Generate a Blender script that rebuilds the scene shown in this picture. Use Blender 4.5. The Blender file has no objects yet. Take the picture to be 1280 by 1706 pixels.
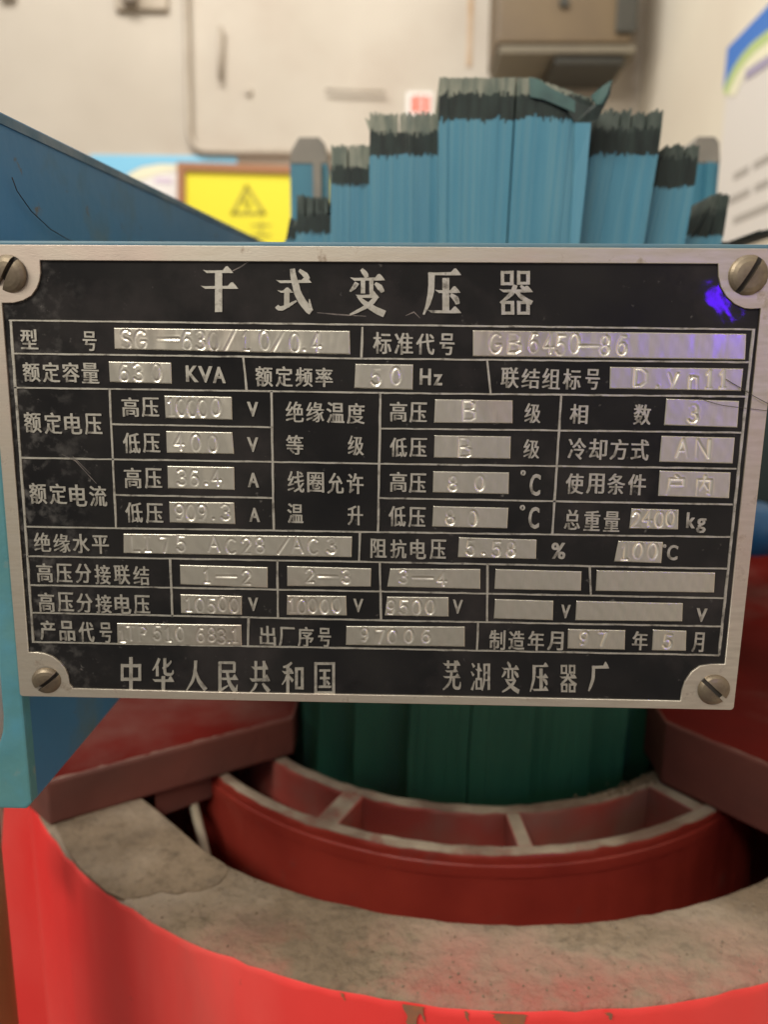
import bpy, bmesh, math, random
import numpy as np
from mathutils import Vector, Matrix
random.seed(7); rng = np.random.default_rng(7)
S = bpy.context.scene; COL = S.collection

# ------------------------------------------------------------------ camera
F, CX, CY = 1281.0, 640.0, 853.0
M = np.array([[0.99962607, 0.01344749, -0.02380935],
              [0.02596673, -0.19393003, 0.98067164],
              [0.00857022, -0.98092319, -0.19420670]])
def ray(px, py): return M @ np.array([(px-CX)/F, (py-CY)/F, 1.0])
def at(px, py, Y): r = ray(px, py); return Vector(r*(Y/r[1]))
def atZ(px, py, Z): r = ray(px, py); return Vector(r*(Z/r[2]))
def atX(px, py, X): r = ray(px, py); return Vector(r*(X/r[0]))
cam = bpy.data.cameras.new('camera'); co = bpy.data.objects.new('camera', cam); COL.objects.link(co)
R = Matrix([[M[i][0], -M[i][1], -M[i][2]] for i in range(3)])
co.matrix_world = R.to_4x4()
cam.sensor_fit = 'HORIZONTAL'; cam.sensor_width = 36; cam.lens = 36*F/1280
cam.clip_start = 0.01; cam.clip_end = 50
cam.dof.use_dof = True; cam.dof.focus_distance = 0.205; cam.dof.aperture_fstop = 14
S.camera = co
# ------------------------------------------------------------------ light
w = bpy.data.worlds.new('World'); S.world = w; w.use_nodes = True
bg = w.node_tree.nodes['Background']; bg.inputs[0].default_value = (1.0, .90, .78, 1); bg.inputs[1].default_value = 0.22
def area(name, loc, target, sx, sy, power, col):
    l = bpy.data.lights.new(name, 'AREA'); l.shape = 'RECTANGLE'; l.size = sx; l.size_y = sy; l.energy = power; l.color = col
    o = bpy.data.objects.new(name, l); COL.objects.link(o); o.location = loc
    o.rotation_euler = (Vector(target)-Vector(loc)).to_track_quat('-Z', 'Y').to_euler(); return o
area('ceiling_tube_light', (-.75, -.75, 1.0), (0, .3, -.15), 1.2, .25, 20, (1, .93, .81))
area('fill_light_right', (1.0, -.55, 1.25), (0, .35, -.2), 1.2, .2, 9, (1, .93, .82))  # added fill from right front, brightens the red coil and the strip beside it
area('ceiling_tube_light_rear', (-.55, .75, 1.9), (.35, 2.3, .6), 1.6, .5, 37, (1, .965, .91))
S.view_settings.view_transform = 'Standard'; S.view_settings.look = 'None'; S.view_settings.exposure = 0.35

# ------------------------------------------------------------------ materials
def mat(name, c1, c2=None, scale=20, rough=.5, metal=0, bump=0, bscale=None, stretch=(1, 1, 1), coat=0, lo=.35, hi=.65, r2=None, detail=6, spec=.5):
    m = bpy.data.materials.new(name); m.use_nodes = True; nt = m.node_tree; N = nt.nodes; L = nt.links
    b = N['Principled BSDF']; b.inputs['Roughness'].default_value = rough; b.inputs['Metallic'].default_value = metal
    b.inputs['Specular IOR Level'].default_value = spec
    b.inputs['Coat Weight'].default_value = coat; b.inputs['Coat Roughness'].default_value = .12
    b.inputs['Base Color'].default_value = (*c1, 1)
    tc = N.new('ShaderNodeTexCoord'); mp = N.new('ShaderNodeMapping'); mp.inputs['Scale'].default_value = stretch
    L.new(tc.outputs['Object'], mp.inputs[0])
    if c2 is not None:
        n = N.new('ShaderNodeTexNoise'); n.inputs['Scale'].default_value = scale; n.inputs['Detail'].default_value = detail
        L.new(mp.outputs[0], n.inputs[0])
        mr = N.new('ShaderNodeMapRange'); mr.inputs[1].default_value = lo; mr.inputs[2].default_value = hi; L.new(n.outputs[0], mr.inputs[0])
        mx = N.new('ShaderNodeMix'); mx.data_type = 'RGBA'; mx.inputs[6].default_value = (*c1, 1); mx.inputs[7].default_value = (*c2, 1)
        L.new(mr.outputs[0], mx.inputs[0]); L.new(mx.outputs[2], b.inputs['Base Color'])
        if r2 is not None:
            m2 = N.new('ShaderNodeMapRange'); m2.inputs[3].default_value = rough; m2.inputs[4].default_value = r2
            L.new(mr.outputs[0], m2.inputs[0]); L.new(m2.outputs[0], b.inputs['Roughness'])
        m['mix'] = 1
    if bump:
        n3 = N.new('ShaderNodeTexNoise'); n3.inputs['Scale'].default_value = bscale or scale; n3.inputs['Detail'].default_value = 5
        L.new(mp.outputs[0], n3.inputs[0])
        bp = N.new('ShaderNodeBump'); bp.inputs['Strength'].default_value = 1; bp.inputs['Distance'].default_value = bump
        L.new(n3.outputs[0], bp.inputs['Height']); L.new(bp.outputs[0], b.inputs['Normal'])
    return m
def overlay(m, c, scale, lo, hi, stretch=(1, 1, 1), rough=None, kind='noise', mask=None):
    """second patch colour mixed over the base by its own noise"""
    nt = m.node_tree; N = nt.nodes; L = nt.links; b = N['Principled BSDF']
    tc = N.new('ShaderNodeTexCoord'); mp = N.new('ShaderNodeMapping'); mp.inputs['Scale'].default_value = stretch
    L.new(tc.outputs['Object'], mp.inputs[0])
    n = N.new('ShaderNodeTexNoise'); n.inputs['Scale'].default_value = scale; n.inputs['Detail'].default_value = 8; n.inputs['Roughness'].default_value = .62
    L.new(mp.outputs[0], n.inputs[0])
    mr = N.new('ShaderNodeMapRange'); mr.inputs[1].default_value = lo; mr.inputs[2].default_value = hi; L.new(n.outputs[0], mr.inputs[0])
    fac = mr.outputs[0]
    if mask:
        ax, a0, a1 = mask
        sp = N.new('ShaderNodeSeparateXYZ'); L.new(tc.outputs['Object'], sp.inputs[0])
        m3 = N.new('ShaderNodeMapRange'); m3.inputs[1].default_value = a0; m3.inputs[2].default_value = a1; L.new(sp.outputs[ax], m3.inputs[0])
        mu = N.new('ShaderNodeMath'); mu.operation = 'MULTIPLY'; L.new(fac, mu.inputs[0]); L.new(m3.outputs[0], mu.inputs[1]); fac = mu.outputs[0]
    mx = N.new('ShaderNodeMix'); mx.data_type = 'RGBA'; mx.inputs[7].default_value = (*c, 1)
    src = b.inputs['Base Color']
    if src.is_linked: L.new(src.links[0].from_socket, mx.inputs[6])
    else: mx.inputs[6].default_value = src.default_value
    L.new(fac, mx.inputs[0]); L.new(mx.outputs[2], src)
    if rough is not None:
        rs = b.inputs['Roughness']; m4 = N.new('ShaderNodeMix'); m4.data_type = 'FLOAT'
        if rs.is_linked: L.new(rs.links[0].from_socket, m4.inputs[2])
        else: m4.inputs[2].default_value = rs.default_value
        m4.inputs[3].default_value = rough; L.new(fac, m4.inputs[0]); L.new(m4.outputs[0], rs)
    return m

ALU = mat('brushed_aluminium', (.68, .63, .54), (.55, .50, .42), 90, .42, .85, .00002, 900, (1, 1, 6), r2=.52)
overlay(ALU, (.30, .24, .19), 160, .60, .72, rough=.7)
ETCH = mat('etched_aluminium', (.60, .58, .52), (.42, .40, .35), 500, .45, .8, .00003, 1500, r2=.6)
PANEL = mat('value_panel_metal', (.76, .73, .64), (.64, .61, .53), 60, .29, .95, .000006, 500, (6, 1, 1), r2=.46)
def coat_ripple(m, dist, sc):
    nt = m.node_tree; N = nt.nodes; L = nt.links; b = N['Principled BSDF']
    tc = N.new('ShaderNodeTexCoord'); n = N.new('ShaderNodeTexNoise'); n.inputs['Scale'].default_value = sc; n.inputs['Detail'].default_value = 3
    L.new(tc.outputs['Object'], n.inputs[0]); bp = N.new('ShaderNodeBump'); bp.inputs['Distance'].default_value = dist
    L.new(n.outputs[0], bp.inputs['Height']); L.new(bp.outputs[0], b.inputs['Coat Normal'])
def press_glint(m):  # glints of the stamped grooves painted in as a paler metal colour
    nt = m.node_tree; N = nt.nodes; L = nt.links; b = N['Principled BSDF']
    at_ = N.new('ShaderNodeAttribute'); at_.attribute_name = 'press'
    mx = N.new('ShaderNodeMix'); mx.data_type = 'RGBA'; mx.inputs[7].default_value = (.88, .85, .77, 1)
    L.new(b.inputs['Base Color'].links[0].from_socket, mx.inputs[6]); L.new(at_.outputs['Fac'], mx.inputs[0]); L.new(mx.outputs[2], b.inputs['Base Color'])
press_glint(PANEL)
ENAM = mat('black_enamel', (.008, .008, .009), (.016, .015, .015), 35, .34, 0, .00003, 160, r2=.5, spec=.12, coat=.25)
ENAM.node_tree.nodes['Principled BSDF'].inputs['Coat Roughness'].default_value = .035
overlay(ENAM, (.11, .105, .10), 300, .50, .70, mask=(0, -.080, -.108), rough=.6)
overlay(ENAM, (.09, .085, .08), 420, .66, .74, rough=.6)
overlay(ENAM, (.035, .030, .030), 30, .50, .75, rough=.5)
BRASS = mat('dull_screw_metal', (.30, .25, .18), (.18, .145, .11), 220, .42, .8, .00008, 500, r2=.62)
SLOT = mat('dark_slot', (.035, .03, .025), None, rough=.8)  # near-black tone for the screw slots and the ring around each head
BLUE = mat('blue_paint', (.045, .165, .32), (.055, .180, .335), 14, .38, 0, .0004, 60, r2=.5)
overlay(BLUE, (.10, .16, .17), 26, .52, .75, rough=.7)
CYAN = mat('cyan_paint', (.075, .22, .25), (.10, .25, .26), 40, .42, 0, .0004, 130)
overlay(CYAN, (.08, .27, .38), 26, .50, .7)
overlay(BLUE, (.14, .13, .11), 90, .66, .72, rough=.8)
overlay(CYAN, (.20, .24, .22), 110, .62, .72, rough=.8)
BEAM = mat('beam_blue', (.055, .15, .22), (.09, .17, .21), 60, .5)
DUSTY = mat('dusty_paint_edge', (.17, .22, .26), (.08, .15, .21), 60, .8, 0, .0005, 300)
LAM = mat('lamination_blue', (.068, .245, .36), (.09, .275, .385), 220, .45, 0, 0, stretch=(1, 1, .08))
LAMB = mat('lamination_blue_light', (.09, .265, .37), (.115, .29, .38), 220, .5, 0, 0, stretch=(1, 1, .08))
LAMG = mat('lamination_green', (.017, .115, .075), (.026, .145, .092), 60, .42, 0, 0, stretch=(1, 1, .2))
LAMD = mat('lamination_bare_dark', (.006, .014, .013), (.018, .034, .030), 300, .6, 0, 0, stretch=(1, 1, .2))
LAMP = mat('lamination_raw_pale', (.30, .31, .25), (.13, .16, .135), 300, .55, .25, 0, stretch=(1, 1, .2))
LAMT = mat('lamination_dark_tip', (.10, .125, .11), (.04, .06, .052), 300, .6, 0, 0, stretch=(1, 1, .2))
LAMS = mat('lamination_sheet_green', (.07, .15, .14), (.05, .10, .10), 120, .5, 0)
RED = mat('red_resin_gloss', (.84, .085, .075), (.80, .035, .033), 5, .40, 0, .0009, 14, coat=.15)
overlay(RED, (.86, .14, .12), 7, .50, .80, stretch=(1, 1, .3), rough=.5)
overlay(RED, (.50, .07, .05), 130, .68, .76, rough=.7)
overlay(RED, (.55, .12, .10), 9, .60, .80, stretch=(1, 1, .25), rough=.55)
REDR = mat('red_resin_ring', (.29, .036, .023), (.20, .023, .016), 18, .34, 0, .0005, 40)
overlay(REDR, (.15, .05, .04), 40, .60, .85, rough=.8)
REDI = mat('dusty_red_inner', (.34, .060, .045), (.25, .12, .095), 30, .6, 0, .0006, 60)
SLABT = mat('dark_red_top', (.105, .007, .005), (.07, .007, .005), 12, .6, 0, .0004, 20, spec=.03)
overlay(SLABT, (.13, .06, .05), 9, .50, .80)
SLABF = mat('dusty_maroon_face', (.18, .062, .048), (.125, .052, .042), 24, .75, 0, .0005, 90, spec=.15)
DUST = mat('dust_layer', (.225, .168, .115), (.165, .122, .082), 30, .95, 0, .0026, 170, r2=.9, spec=.2)
overlay(DUST, (.12, .09, .062), 240, .50, .72)
overlay(DUST, (.32, .26, .20), 9, .46, .70)
overlay(DUST, (.13, .10, .075), 34, .56, .80)
overlay(DUST, (.34, .075, .06), 18, .46, .68, mask=(1, -.222, -.264), rough=.6)
overlay(DUST, (.10, .075, .055), 300, .70, .80)
DUSTR = mat('dust_on_rim', (.33, .27, .20), (.17, .115, .085), 45, .95, 0, .0010, 220, spec=.2)
overlay(DUSTR, (.20, .045, .035), 28, .58, .72)
DLINE = mat('dust_line', (.20, .12, .095), (.14, .05, .04), 90, .9)
DRIP = mat('drip_brown', (.36, .13, .06), (.24, .12, .07), 200, .8)
PAPER = mat('dusty_sheet', (.215, .165, .122), (.155, .12, .085), 30, .9, 0, .0006, 160, spec=.2)
STRAP = mat('pale_tape', (.42, .36, .27), (.30, .25, .18), 90, .8)
WALL = mat('cream_plaster', (.60, .545, .465), (.52, .465, .39), 2.2, .85, 0, .003, 9)
overlay(WALL, (.46, .38, .31), 1.6, .56, .85)
WALLR = mat('cream_plaster_side', (.76, .70, .58), (.70, .63, .52), 3, .85)
PIPE = mat('painted_conduit', (.50, .44, .36), (.42, .36, .29), 20, .5)
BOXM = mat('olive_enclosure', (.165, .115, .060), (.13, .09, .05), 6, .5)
BOXD = mat('enclosure_dark', (.05, .047, .036), (.04, .038, .03), 6, .6)  # darker tone of the side door, gland box and lock
BOXL = mat('enclosure_tray', (.20, .175, .12), (.16, .135, .095), 6, .6)
coat_ripple(ENAM, .00016, 60)
overlay(ETCH, (.13, .12, .11), 330, .54, .72, rough=.7)
overlay(ALU, (.62, .50, .44), 13, .52, .75)
overlay(PANEL, (.60, .50, .43), 14, .52, .75)
def flat(n, c, r=.6): return mat(n, c, None, rough=r)
YEL = flat('yellow_print', (.88, .78, .03)); YBR = flat('brown_sign_edge', (.36, .16, .07)); OLV = flat('olive_print', (.42, .36, .03))
PBL = flat('poster_sky_blue', (.24, .60, .85)); PWH = flat('poster_white', (.86, .83, .80)); PYE = flat('poster_cream', (.86, .83, .62)); PPK = flat('poster_lilac', (.70, .58, .72))
RBL = flat('poster_blue', (.06, .20, .62)); RGR = flat('poster_green', (.50, .62, .26)); RTX = flat('poster_grey_text', (.42, .39, .36)); RPU = flat('poster_violet_text', (.40, .36, .50)); RWH = flat('board_white', (.74, .70, .66))
REDP = flat('red_label_print', (.75, .20, .14)); BRN = mat('brown_insulator', (.28, .12, .045), (.20, .09, .035), 30, .4)
FLOOR = mat('grey_floor', (.22, .20, .18), (.16, .15, .13), 3, .6)
HAIR = flat('hair_dark', (.03, .02, .02), .4); GREYP = mat('grey_primer', (.27, .25, .22), (.20, .19, .17), 40, .7)
BLUEL = mat('blue_post_paint', (.05, .22, .32), (.04, .18, .27), 30, .5)
TEAL = mat('dark_teal_paint', (.012, .035, .04), (.02, .045, .05), 5, .6)
DKB = mat('deep_blue_part', (.01, .08, .20), None, rough=.4)

# ------------------------------------------------------------------ helpers
def link(name, me, m, parent=None, smooth=False):
    o = bpy.data.objects.new(name, me); COL.objects.link(o)
    if m is not None:
        for x in (m if isinstance(m, (list, tuple)) else [m]): me.materials.append(x)
    if parent: o.parent = parent
    if smooth: me.polygons.foreach_set('use_smooth', [True]*len(me.polygons))
    return o
def mesh(name, V, Fc, m, parent=None, mi=None, smooth=False):
    me = bpy.data.meshes.new(name); me.from_pydata([tuple(v) for v in V], [], Fc)
    o = link(name, me, m, parent, smooth)
    if mi is not None: me.polygons.foreach_set('material_index', mi)
    me.update(); return o
def thing(name, label, cat, loc=(0, 0, 0), group=None):
    o = bpy.data.objects.new(name, None); COL.objects.link(o); o['label'] = label; o['category'] = cat; o.empty_display_size = .02
    if group: o['group'] = group
    return o
def tag(o, label, cat, group=None):
    o['label'] = label; o['category'] = cat
    if group: o['group'] = group
    return o
def struct(o): o['kind'] = 'structure'; return o
def prism(pts, d):
    """pts: list of Vector outline; d: Vector extrusion -> verts, faces"""
    n = len(pts); V = [Vector(p) for p in pts]+[Vector(p)+Vector(d) for p in pts]
    Fc = [tuple(range(n)), tuple(reversed(range(n, 2*n)))]+[(i, n+i, n+(i+1) % n, (i+1) % n) for i in range(n)]
    return V, Fc
def box(a, b):
    x0, y0, z0 = a; x1, y1, z1 = b
    return prism([(x0, y0, z0), (x1, y0, z0), (x1, y0, z1), (x0, y0, z1)], (0, y1-y0, 0))
def bevel(o, w, seg=2):
    bm = bmesh.new(); bm.from_mesh(o.data)
    bmesh.ops.recalc_face_normals(bm, faces=bm.faces)
    bmesh.ops.bevel(bm, geom=[e for e in bm.edges if e.calc_face_angle(0) > .5], offset=w, segments=seg, affect='EDGES', profile=.6)
    bm.to_mesh(o.data); bm.free(); return o
def tube(name, pts, r, m, parent=None, n=10):
    V = []; Fc = []; P = [Vector(p) for p in pts]
    for i, p in enumerate(P):
        t = (P[min(i+1, len(P)-1)]-P[max(i-1, 0)]).normalized(); a = t.orthogonal().normalized()
        if i: a = (pa-t*pa.dot(t)).normalized()
        pa = a; b = t.cross(a)
        for k in range(n):
            th = 2*math.pi*k/n; V.append(p+(a*math.cos(th)+b*math.sin(th))*r)
    for i in range(len(P)-1):
        for k in range(n): Fc.append((i*n+k, i*n+(k+1) % n, (i+1)*n+(k+1) % n, (i+1)*n+k))
    Fc.append(tuple(reversed(range(n)))); Fc.append(tuple((len(P)-1)*n+k for k in range(n)))
    return mesh(name, V, Fc, m, parent, smooth=True)

# ================================================================== setting
WY, WX = 2.37, .65
struct(mesh('wall_back', *prism([(-3.2, WY, -1.3), (WX, WY, -1.3), (WX, WY, 2.6), (-3.2, WY, 2.6)], (0, .15, 0)), WALL))
struct(mesh('wall_right', *prism([(WX, -.9, -1.3), (WX, WY-.001, -1.3), (WX, WY-.001, 2.6), (WX, -.9, 2.6)], (.15, 0, 0)), WALLR))
struct(mesh('floor', *box((-3.2, -2.5, -1.4), (1.0, WY+.2, -1.3)), FLOOR))

# conduits and marks on the back wall
def wallp(px, py, off=.02): return at(px, py, WY-off)
def bend(pts, r=.05, n=6):
    out = [Vector(pts[0])]
    for i in range(1, len(pts)-1):
        a, b, c = map(Vector, pts[i-1:i+2]); u = (a-b).normalized(); v = (c-b).normalized()
        for k in range(n+1):
            t = k/n; out.append((b+u*r)*(1-t)**2+b*2*t*(1-t)+(b+v*r)*t*t)
    out.append(Vector(pts[-1])); return out
c1 = tube('wall_conduit', bend([wallp(306, -300), wallp(310, 0), wallp(316, 252), wallp(640, 257)], .055), .009, PIPE)
tag(c1, 'long thin painted conduit running down the cream wall and bending right', 'conduit')
c2 = tube('wall_conduit', [wallp(368, 45), wallp(367, 133)], .007, PIPE)
tag(c2, 'short vertical stub of conduit on the cream wall right of the long conduit', 'conduit')
c3 = tube('wall_conduit', [wallp(542, 150), wallp(642, 153)], .004, PIPE)
tag(c3, 'short horizontal rod on the cream wall left of the core top', 'conduit')
p = wallp(415, 154, 0)
tag(mesh('wall_hook', *[x for x in (lambda: ([Vector((p.x+.012*math.cos(a)*s, p.y-d, p.z+.012*math.sin(a)*s)) for d, s in ((0, 1), (.012, .8)) for a in [k*math.pi/6 for k in range(12)]],
    [tuple(range(12, 24))]+[(k, (k+1) % 12, 12+(k+1) % 12, 12+k) for k in range(12)]))()], PIPE), 'small round hook plate on the cream wall below the short conduit', 'hook')
p = wallp(785, 0)
tag(mesh('rusty_strip', *box((p.x-.006, WY-.004, at(785, 112, WY).z), (p.x+.008, WY+.001, 1.4)), mat('rusty_stain', (.48, .32, .18), (.60, .48, .36), 12, .8)), 'thin rusty strip running up the cream wall left of the olive box', 'strip')
# smudged fitting at top left
p0 = wallp(190, -60, 0); p1 = wallp(283, 22, 0)
sm = thing('wall_bracket', 'worn grey-brown bracket on the cream wall at the top left edge', 'bracket')
o = mesh('backplate', *box((p0.x, WY-.02, p1.z), (p1.x, WY+.001, p0.z)), mat('worn_bracket', (.36, .30, .23), (.52, .45, .36), 9, .8), sm); bevel(o, .008)
o = mesh('lug', *box((p0.x+.03, WY-.05, p1.z+.01), (p0.x+.07, WY-.018, p0.z)), mat('worn_lug', (.24, .20, .16), None, rough=.7), sm); bevel(o, .006)
p0 = wallp(0, -60, 0); p1 = wallp(30, 3, 0)
o = mesh('wall_clip', *box((p0.x, WY-.03, p1.z), (p1.x, WY+.001, p0.z)), PIPE); bevel(o, .008); tag(o, 'small clip on the cream wall in the top left corner', 'clip')
# raised plaster panel edges
def wallrect(px0, py0, px1, py1, d, m, name, parent=None):
    a = at(px0, py0, WY); b = at(px1, py1, WY); return mesh(name, *box((a.x, WY-d, b.z), (b.x, WY+.001, a.z)), m, parent)
o = wallrect(678, 155, 720, 222, .006, PWH, 'wall_label'); lb = tag(o, 'small white label with red print on the wall left of the core top', 'label')
a = at(686, 160, WY-.008)
for px0, px1, py0, py1 in ((685, 697, 160, 188), (699, 703, 158, 190), (706, 716, 160, 189), (684, 690, 196, 214), (694, 699, 195, 216), (705, 712, 196, 215)):
    a = at(px0, py0, WY-.007); b = at(px1, py1, WY-.007)
    mesh('print_mark', *box((a.x, WY-.0075, b.z), (b.x, WY-.005, a.z)), REDP, lb)

# olive wall box
bx = thing('wall_box', 'olive brown metal enclosure box mounted high on the cream wall', 'box')
BD = .22
a = at(836, -160, WY-BD); b = at(1052, 72, WY-BD)
o = mesh('cabinet', *box((a.x, WY-BD, b.z), (b.x, WY+.001, a.z)), BOXM, bx); bevel(o, .006)
a2 = at(1030, -160, WY-BD); 
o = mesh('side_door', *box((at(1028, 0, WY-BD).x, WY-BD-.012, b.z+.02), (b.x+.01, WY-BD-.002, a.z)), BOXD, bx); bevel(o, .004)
a3 = at(832, 78, WY-BD); b3 = at(975, 92, WY-BD)
o = mesh('cable_tray', *box((a3.x, WY-BD-.01, b3.z), (b.x+.01, WY-.02, a3.z)), BOXL, bx); bevel(o, .003)
a4 = at(925, 92, WY-BD); b4 = at(1042, 108, WY-BD)
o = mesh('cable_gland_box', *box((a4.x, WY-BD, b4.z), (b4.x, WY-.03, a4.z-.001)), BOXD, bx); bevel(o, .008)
p = at(940, 5, WY-BD-.004)
mesh('lock', *prism([(p.x+.012*math.cos(k*math.pi/5), WY-BD-.012, p.z+.012*math.sin(k*math.pi/5)) for k in range(10)], (0, .013, 0)), BOXD, bx)

# yellow warning sign
sg = thing('warning_sign', 'yellow warning sign with triangle and brown frame on the back wall', 'sign')
SY = WY-.03
def quadp(c, Y, d=.004): return prism([at(x, y, Y) for x, y in c], (0, d, 0))
mesh('sign_panel', *quadp([(308, 284), (620, 294), (620, 470), (308, 470)], SY), YEL, sg)
for c in ([(295, 270), (640, 281), (640, 294), (308, 284)], [(295, 270), (308, 284), (308, 500), (295, 500)]):
    mesh('sign_frame', *quadp(c, SY-.012, .03), YBR, sg)
def strokeprint(pts, wpx, Y, m, parent, name='print_mark', d=.001):
    for a, b in zip(pts[:-1], pts[1:]):
        a = Vector(a); b = Vector(b); t = (b-a).normalized(); nn = Vector((-t.y, t.x))*wpx/2
        a = a-t*wpx/3; b = b+t*wpx/3
        mesh(name, *quadp([a+nn, b+nn, b-nn, a-nn], Y, d), m, parent)
strokeprint([(411, 311), (388, 356), (440, 356), (411, 311)], 6, SY-.0015, OLV, sg)
strokeprint([(412, 325), (406, 338), (416, 340), (411, 352)], 4, SY-.0017, OLV, sg)
strokeprint([(420, 376), (450, 376)], 3.5, SY-.0015, OLV, sg); strokeprint([(435, 370), (435, 392)], 3.5, SY-.0018, OLV, sg)
strokeprint([(422, 392), (450, 392)], 3.5, SY-.0021, OLV, sg)
# left poster
ps = thing('poster', 'light blue and white poster behind the yellow sign on the back wall', 'poster')
mesh('poster_sheet', *quadp([(150, 258), (395, 261), (395, 470), (150, 470)], WY-.006, .005), PWH, ps)
mesh('blue_band', *quadp([(150, 258), (395, 261), (395, 275), (265, 273), (235, 278), (212, 290), (170, 330), (150, 330)], WY-.008, .0015), PBL, ps)
mesh('cream_band', *quadp([(214, 290), (238, 279), (266, 275), (294, 276), (294, 284), (262, 290), (235, 300), (222, 300)], WY-.008, .0015), PYE, ps)
mesh('lilac_print', *quadp([(258, 296), (286, 298), (286, 306), (258, 304)], WY-.008, .0015), PPK, ps)
# right wall board
BXX = WX-.012
rb = thing('notice_board', 'white notice board with blue corner and grey text on the right wall', 'board')
def xq(c, X, d=.002): return prism([atX(x, y, X) for x, y in c], (d, 0, 0))
tl = atX(1212, 80, BXX); yl = atX(1206, 200, BXX).y; zt = tl.z; zb = atX(1225, 403, BXX).z
mesh('board_sheet', *prism([(BXX, .8, zb), (BXX, yl, zb), (BXX, yl, zt), (BXX, .8, zt)], (.01, 0, 0)), RWH, rb)
def bq(pts, off): return prism([(BXX-off, y, z) for y, z in pts], (off*.6, 0, 0))
def by(px): return atX(px, 300, BXX).y
def bp_(x, y): v = atX(x, y, BXX); return (v.y, v.z)
arcp = [bp_(*q) for q in ((1206, 152), (1213, 134), (1224, 112), (1238, 91), (1256, 71), (1280, 52), (1330, 22))]
mesh('blue_corner', *bq([bp_(1213, 81), bp_(1330, -42)]+arcp[::-1], .001), RBL, rb)
inn = [bp_(*q) for q in ((1213, 160), (1221, 142), (1231, 122), (1244, 104), (1260, 87), (1282, 70), (1332, 42))]
mesh('green_arc', *bq(arcp+inn[::-1], .0015), RGR, rb)
mesh('cream_arc', *bq(inn+[bp_(1334, 80), bp_(1262, 104), bp_(1240, 128), bp_(1226, 160)], .0012), PYE, rb)
mesh('title_print', *bq([bp_(1244, 118), bp_(1330, 60), bp_(1330, 78), bp_(1244, 134)], .0018), RPU, rb)
zz = zt-.27
while zz > zb+.02:
    y = yl-.06-random.random()*.06
    while y > .95:
        ln = random.uniform(.05, .16); mesh('text_line', *bq([(y, zz), (max(y-ln, .85), zz), (max(y-ln, .85), zz+.013), (y, zz+.013)], .001), RTX, rb); y -= ln+.02
    zz -= .042

# ================================================================== coils
C = Vector((.0415, .4935, 0)); ZT = -.215
def ring(name, ro, ri, z0, z1, mo, mt, mi_, parent, n=160, bev=.0015, jit=0, topn=3):
    """tube of revolution: outer skin, top annulus, inner skin as one mesh with three materials"""
    prof = [(ro, z0, 0), (ro, z1-bev*2, 0), (ro-bev*.3, z1-bev*.7, 0), (ro-bev, z1, 1)]
    for k in range(1, topn): prof.append((ro-bev+(ri-ro+2*bev)*k/topn, z1, 1))
    prof += [(ri+bev, z1, 1), (ri, z1-bev, 2), (ri, z0, 2)]
    V = []; Fc = []; mi = []
    for i in range(n):
        a = 2*math.pi*i/n
        for j, (r, z, k) in enumerate(prof):
            jr = math.sin(a*7+j)*jit*.4+random.uniform(-jit, jit)*.35 if j >= 2 and j < len(prof)-1 else 0
            jz = random.uniform(-jit, jit) if 2 <= j <= len(prof)-3 else 0
            if j in (1, 2) and jit: jr += .0006*math.sin(a*23)*math.sin(a*51+1)+.0004*math.sin(a*90)*math.sin(a*13); z -= abs(.0022*math.sin(a*17+2)*math.sin(a*41))*(j == 1)
            V.append((C.x+(r+jr)*math.cos(a), C.y+(r+jr)*math.sin(a), z+jz))
    m = len(prof)
    for i in range(n):
        for j in range(m-1):
            Fc.append((i*m+j, ((i+1) % n)*m+j, ((i+1) % n)*m+j+1, i*m+j+1)); mi.append(0 if j < 2 else (2 if j >= m-2 else 1))
    return mesh(name, V, Fc, [mo, mt, mi_], parent, mi, smooth=True)
hv = thing('high_voltage_coil', 'large glossy red cast resin coil with dusty grey top below the nameplate', 'coil')
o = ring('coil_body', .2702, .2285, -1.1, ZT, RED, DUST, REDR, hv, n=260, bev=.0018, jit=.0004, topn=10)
# rings object space: shift so dust mask (object Y) is relative to coil axis
for v in o.data.vertices: v.co.x -= C.x; v.co.y -= C.y
o.location = (C.x, C.y, 0)
# dust clods and rubble lying on the annulus
V = []; Fc = []
for k in range(420):
    a = math.radians(random.uniform(-150, -45)); r = random.uniform(.232, .268); s = abs(random.gauss(.0003, .0002))+.00015; b = len(V)
    c = Vector((C.x+r*math.cos(a), C.y+r*math.sin(a), ZT+s*.3)); q = Matrix.Rotation(random.random()*6, 3, 'Z')
    for d in ((1, 0, 0), (0, 1, 0), (-1, 0, 0), (0, -1, 0), (0, 0, 1), (0, 0, -1)): V.append(c+q @ Vector(d)*s*random.uniform(.5, 1.2))
    for f in ((0, 1, 4), (1, 2, 4), (2, 3, 4), (3, 0, 4), (1, 0, 5), (2, 1, 5), (3, 2, 5), (0, 3, 5)): Fc.append(tuple(b+i for i in f))
o = mesh('dust_grain', V, Fc, DUST, hv); o['kind'] = 'stuff'
# peeled paint runs below the front rim
for px, wd, ln in ((684, .0052, .014), (702, .0015, .006), (776, .0012, .004), (832, .006, .004), (846, .0075, .012), (862, .005, .005), (1010, .002, .003), (560, .0012, .003)):
    p = atZ(px, 1672, ZT); a0 = math.atan2(p.y-C.y, p.x-C.x); V = []; 
    pts = []
    nr = 12
    for i in range(nr+1):
        t = i/nr; wv_ = wd*(1-.75*t**1.5)*random.uniform(.75, 1.25)*.5; cc = random.uniform(-.0004, .0004)+.0012*t
        for sg_ in (-1, 1):
            a = a0+(cc+sg_*wv_)/.27; V.append((C.x+.2706*math.cos(a), C.y+.2706*math.sin(a), ZT-.0012-ln*t))
    mesh('drip_stain', V, [(2*i, 2*i+1, 2*i+3, 2*i+2) for i in range(nr)], DRIP, hv)
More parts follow.
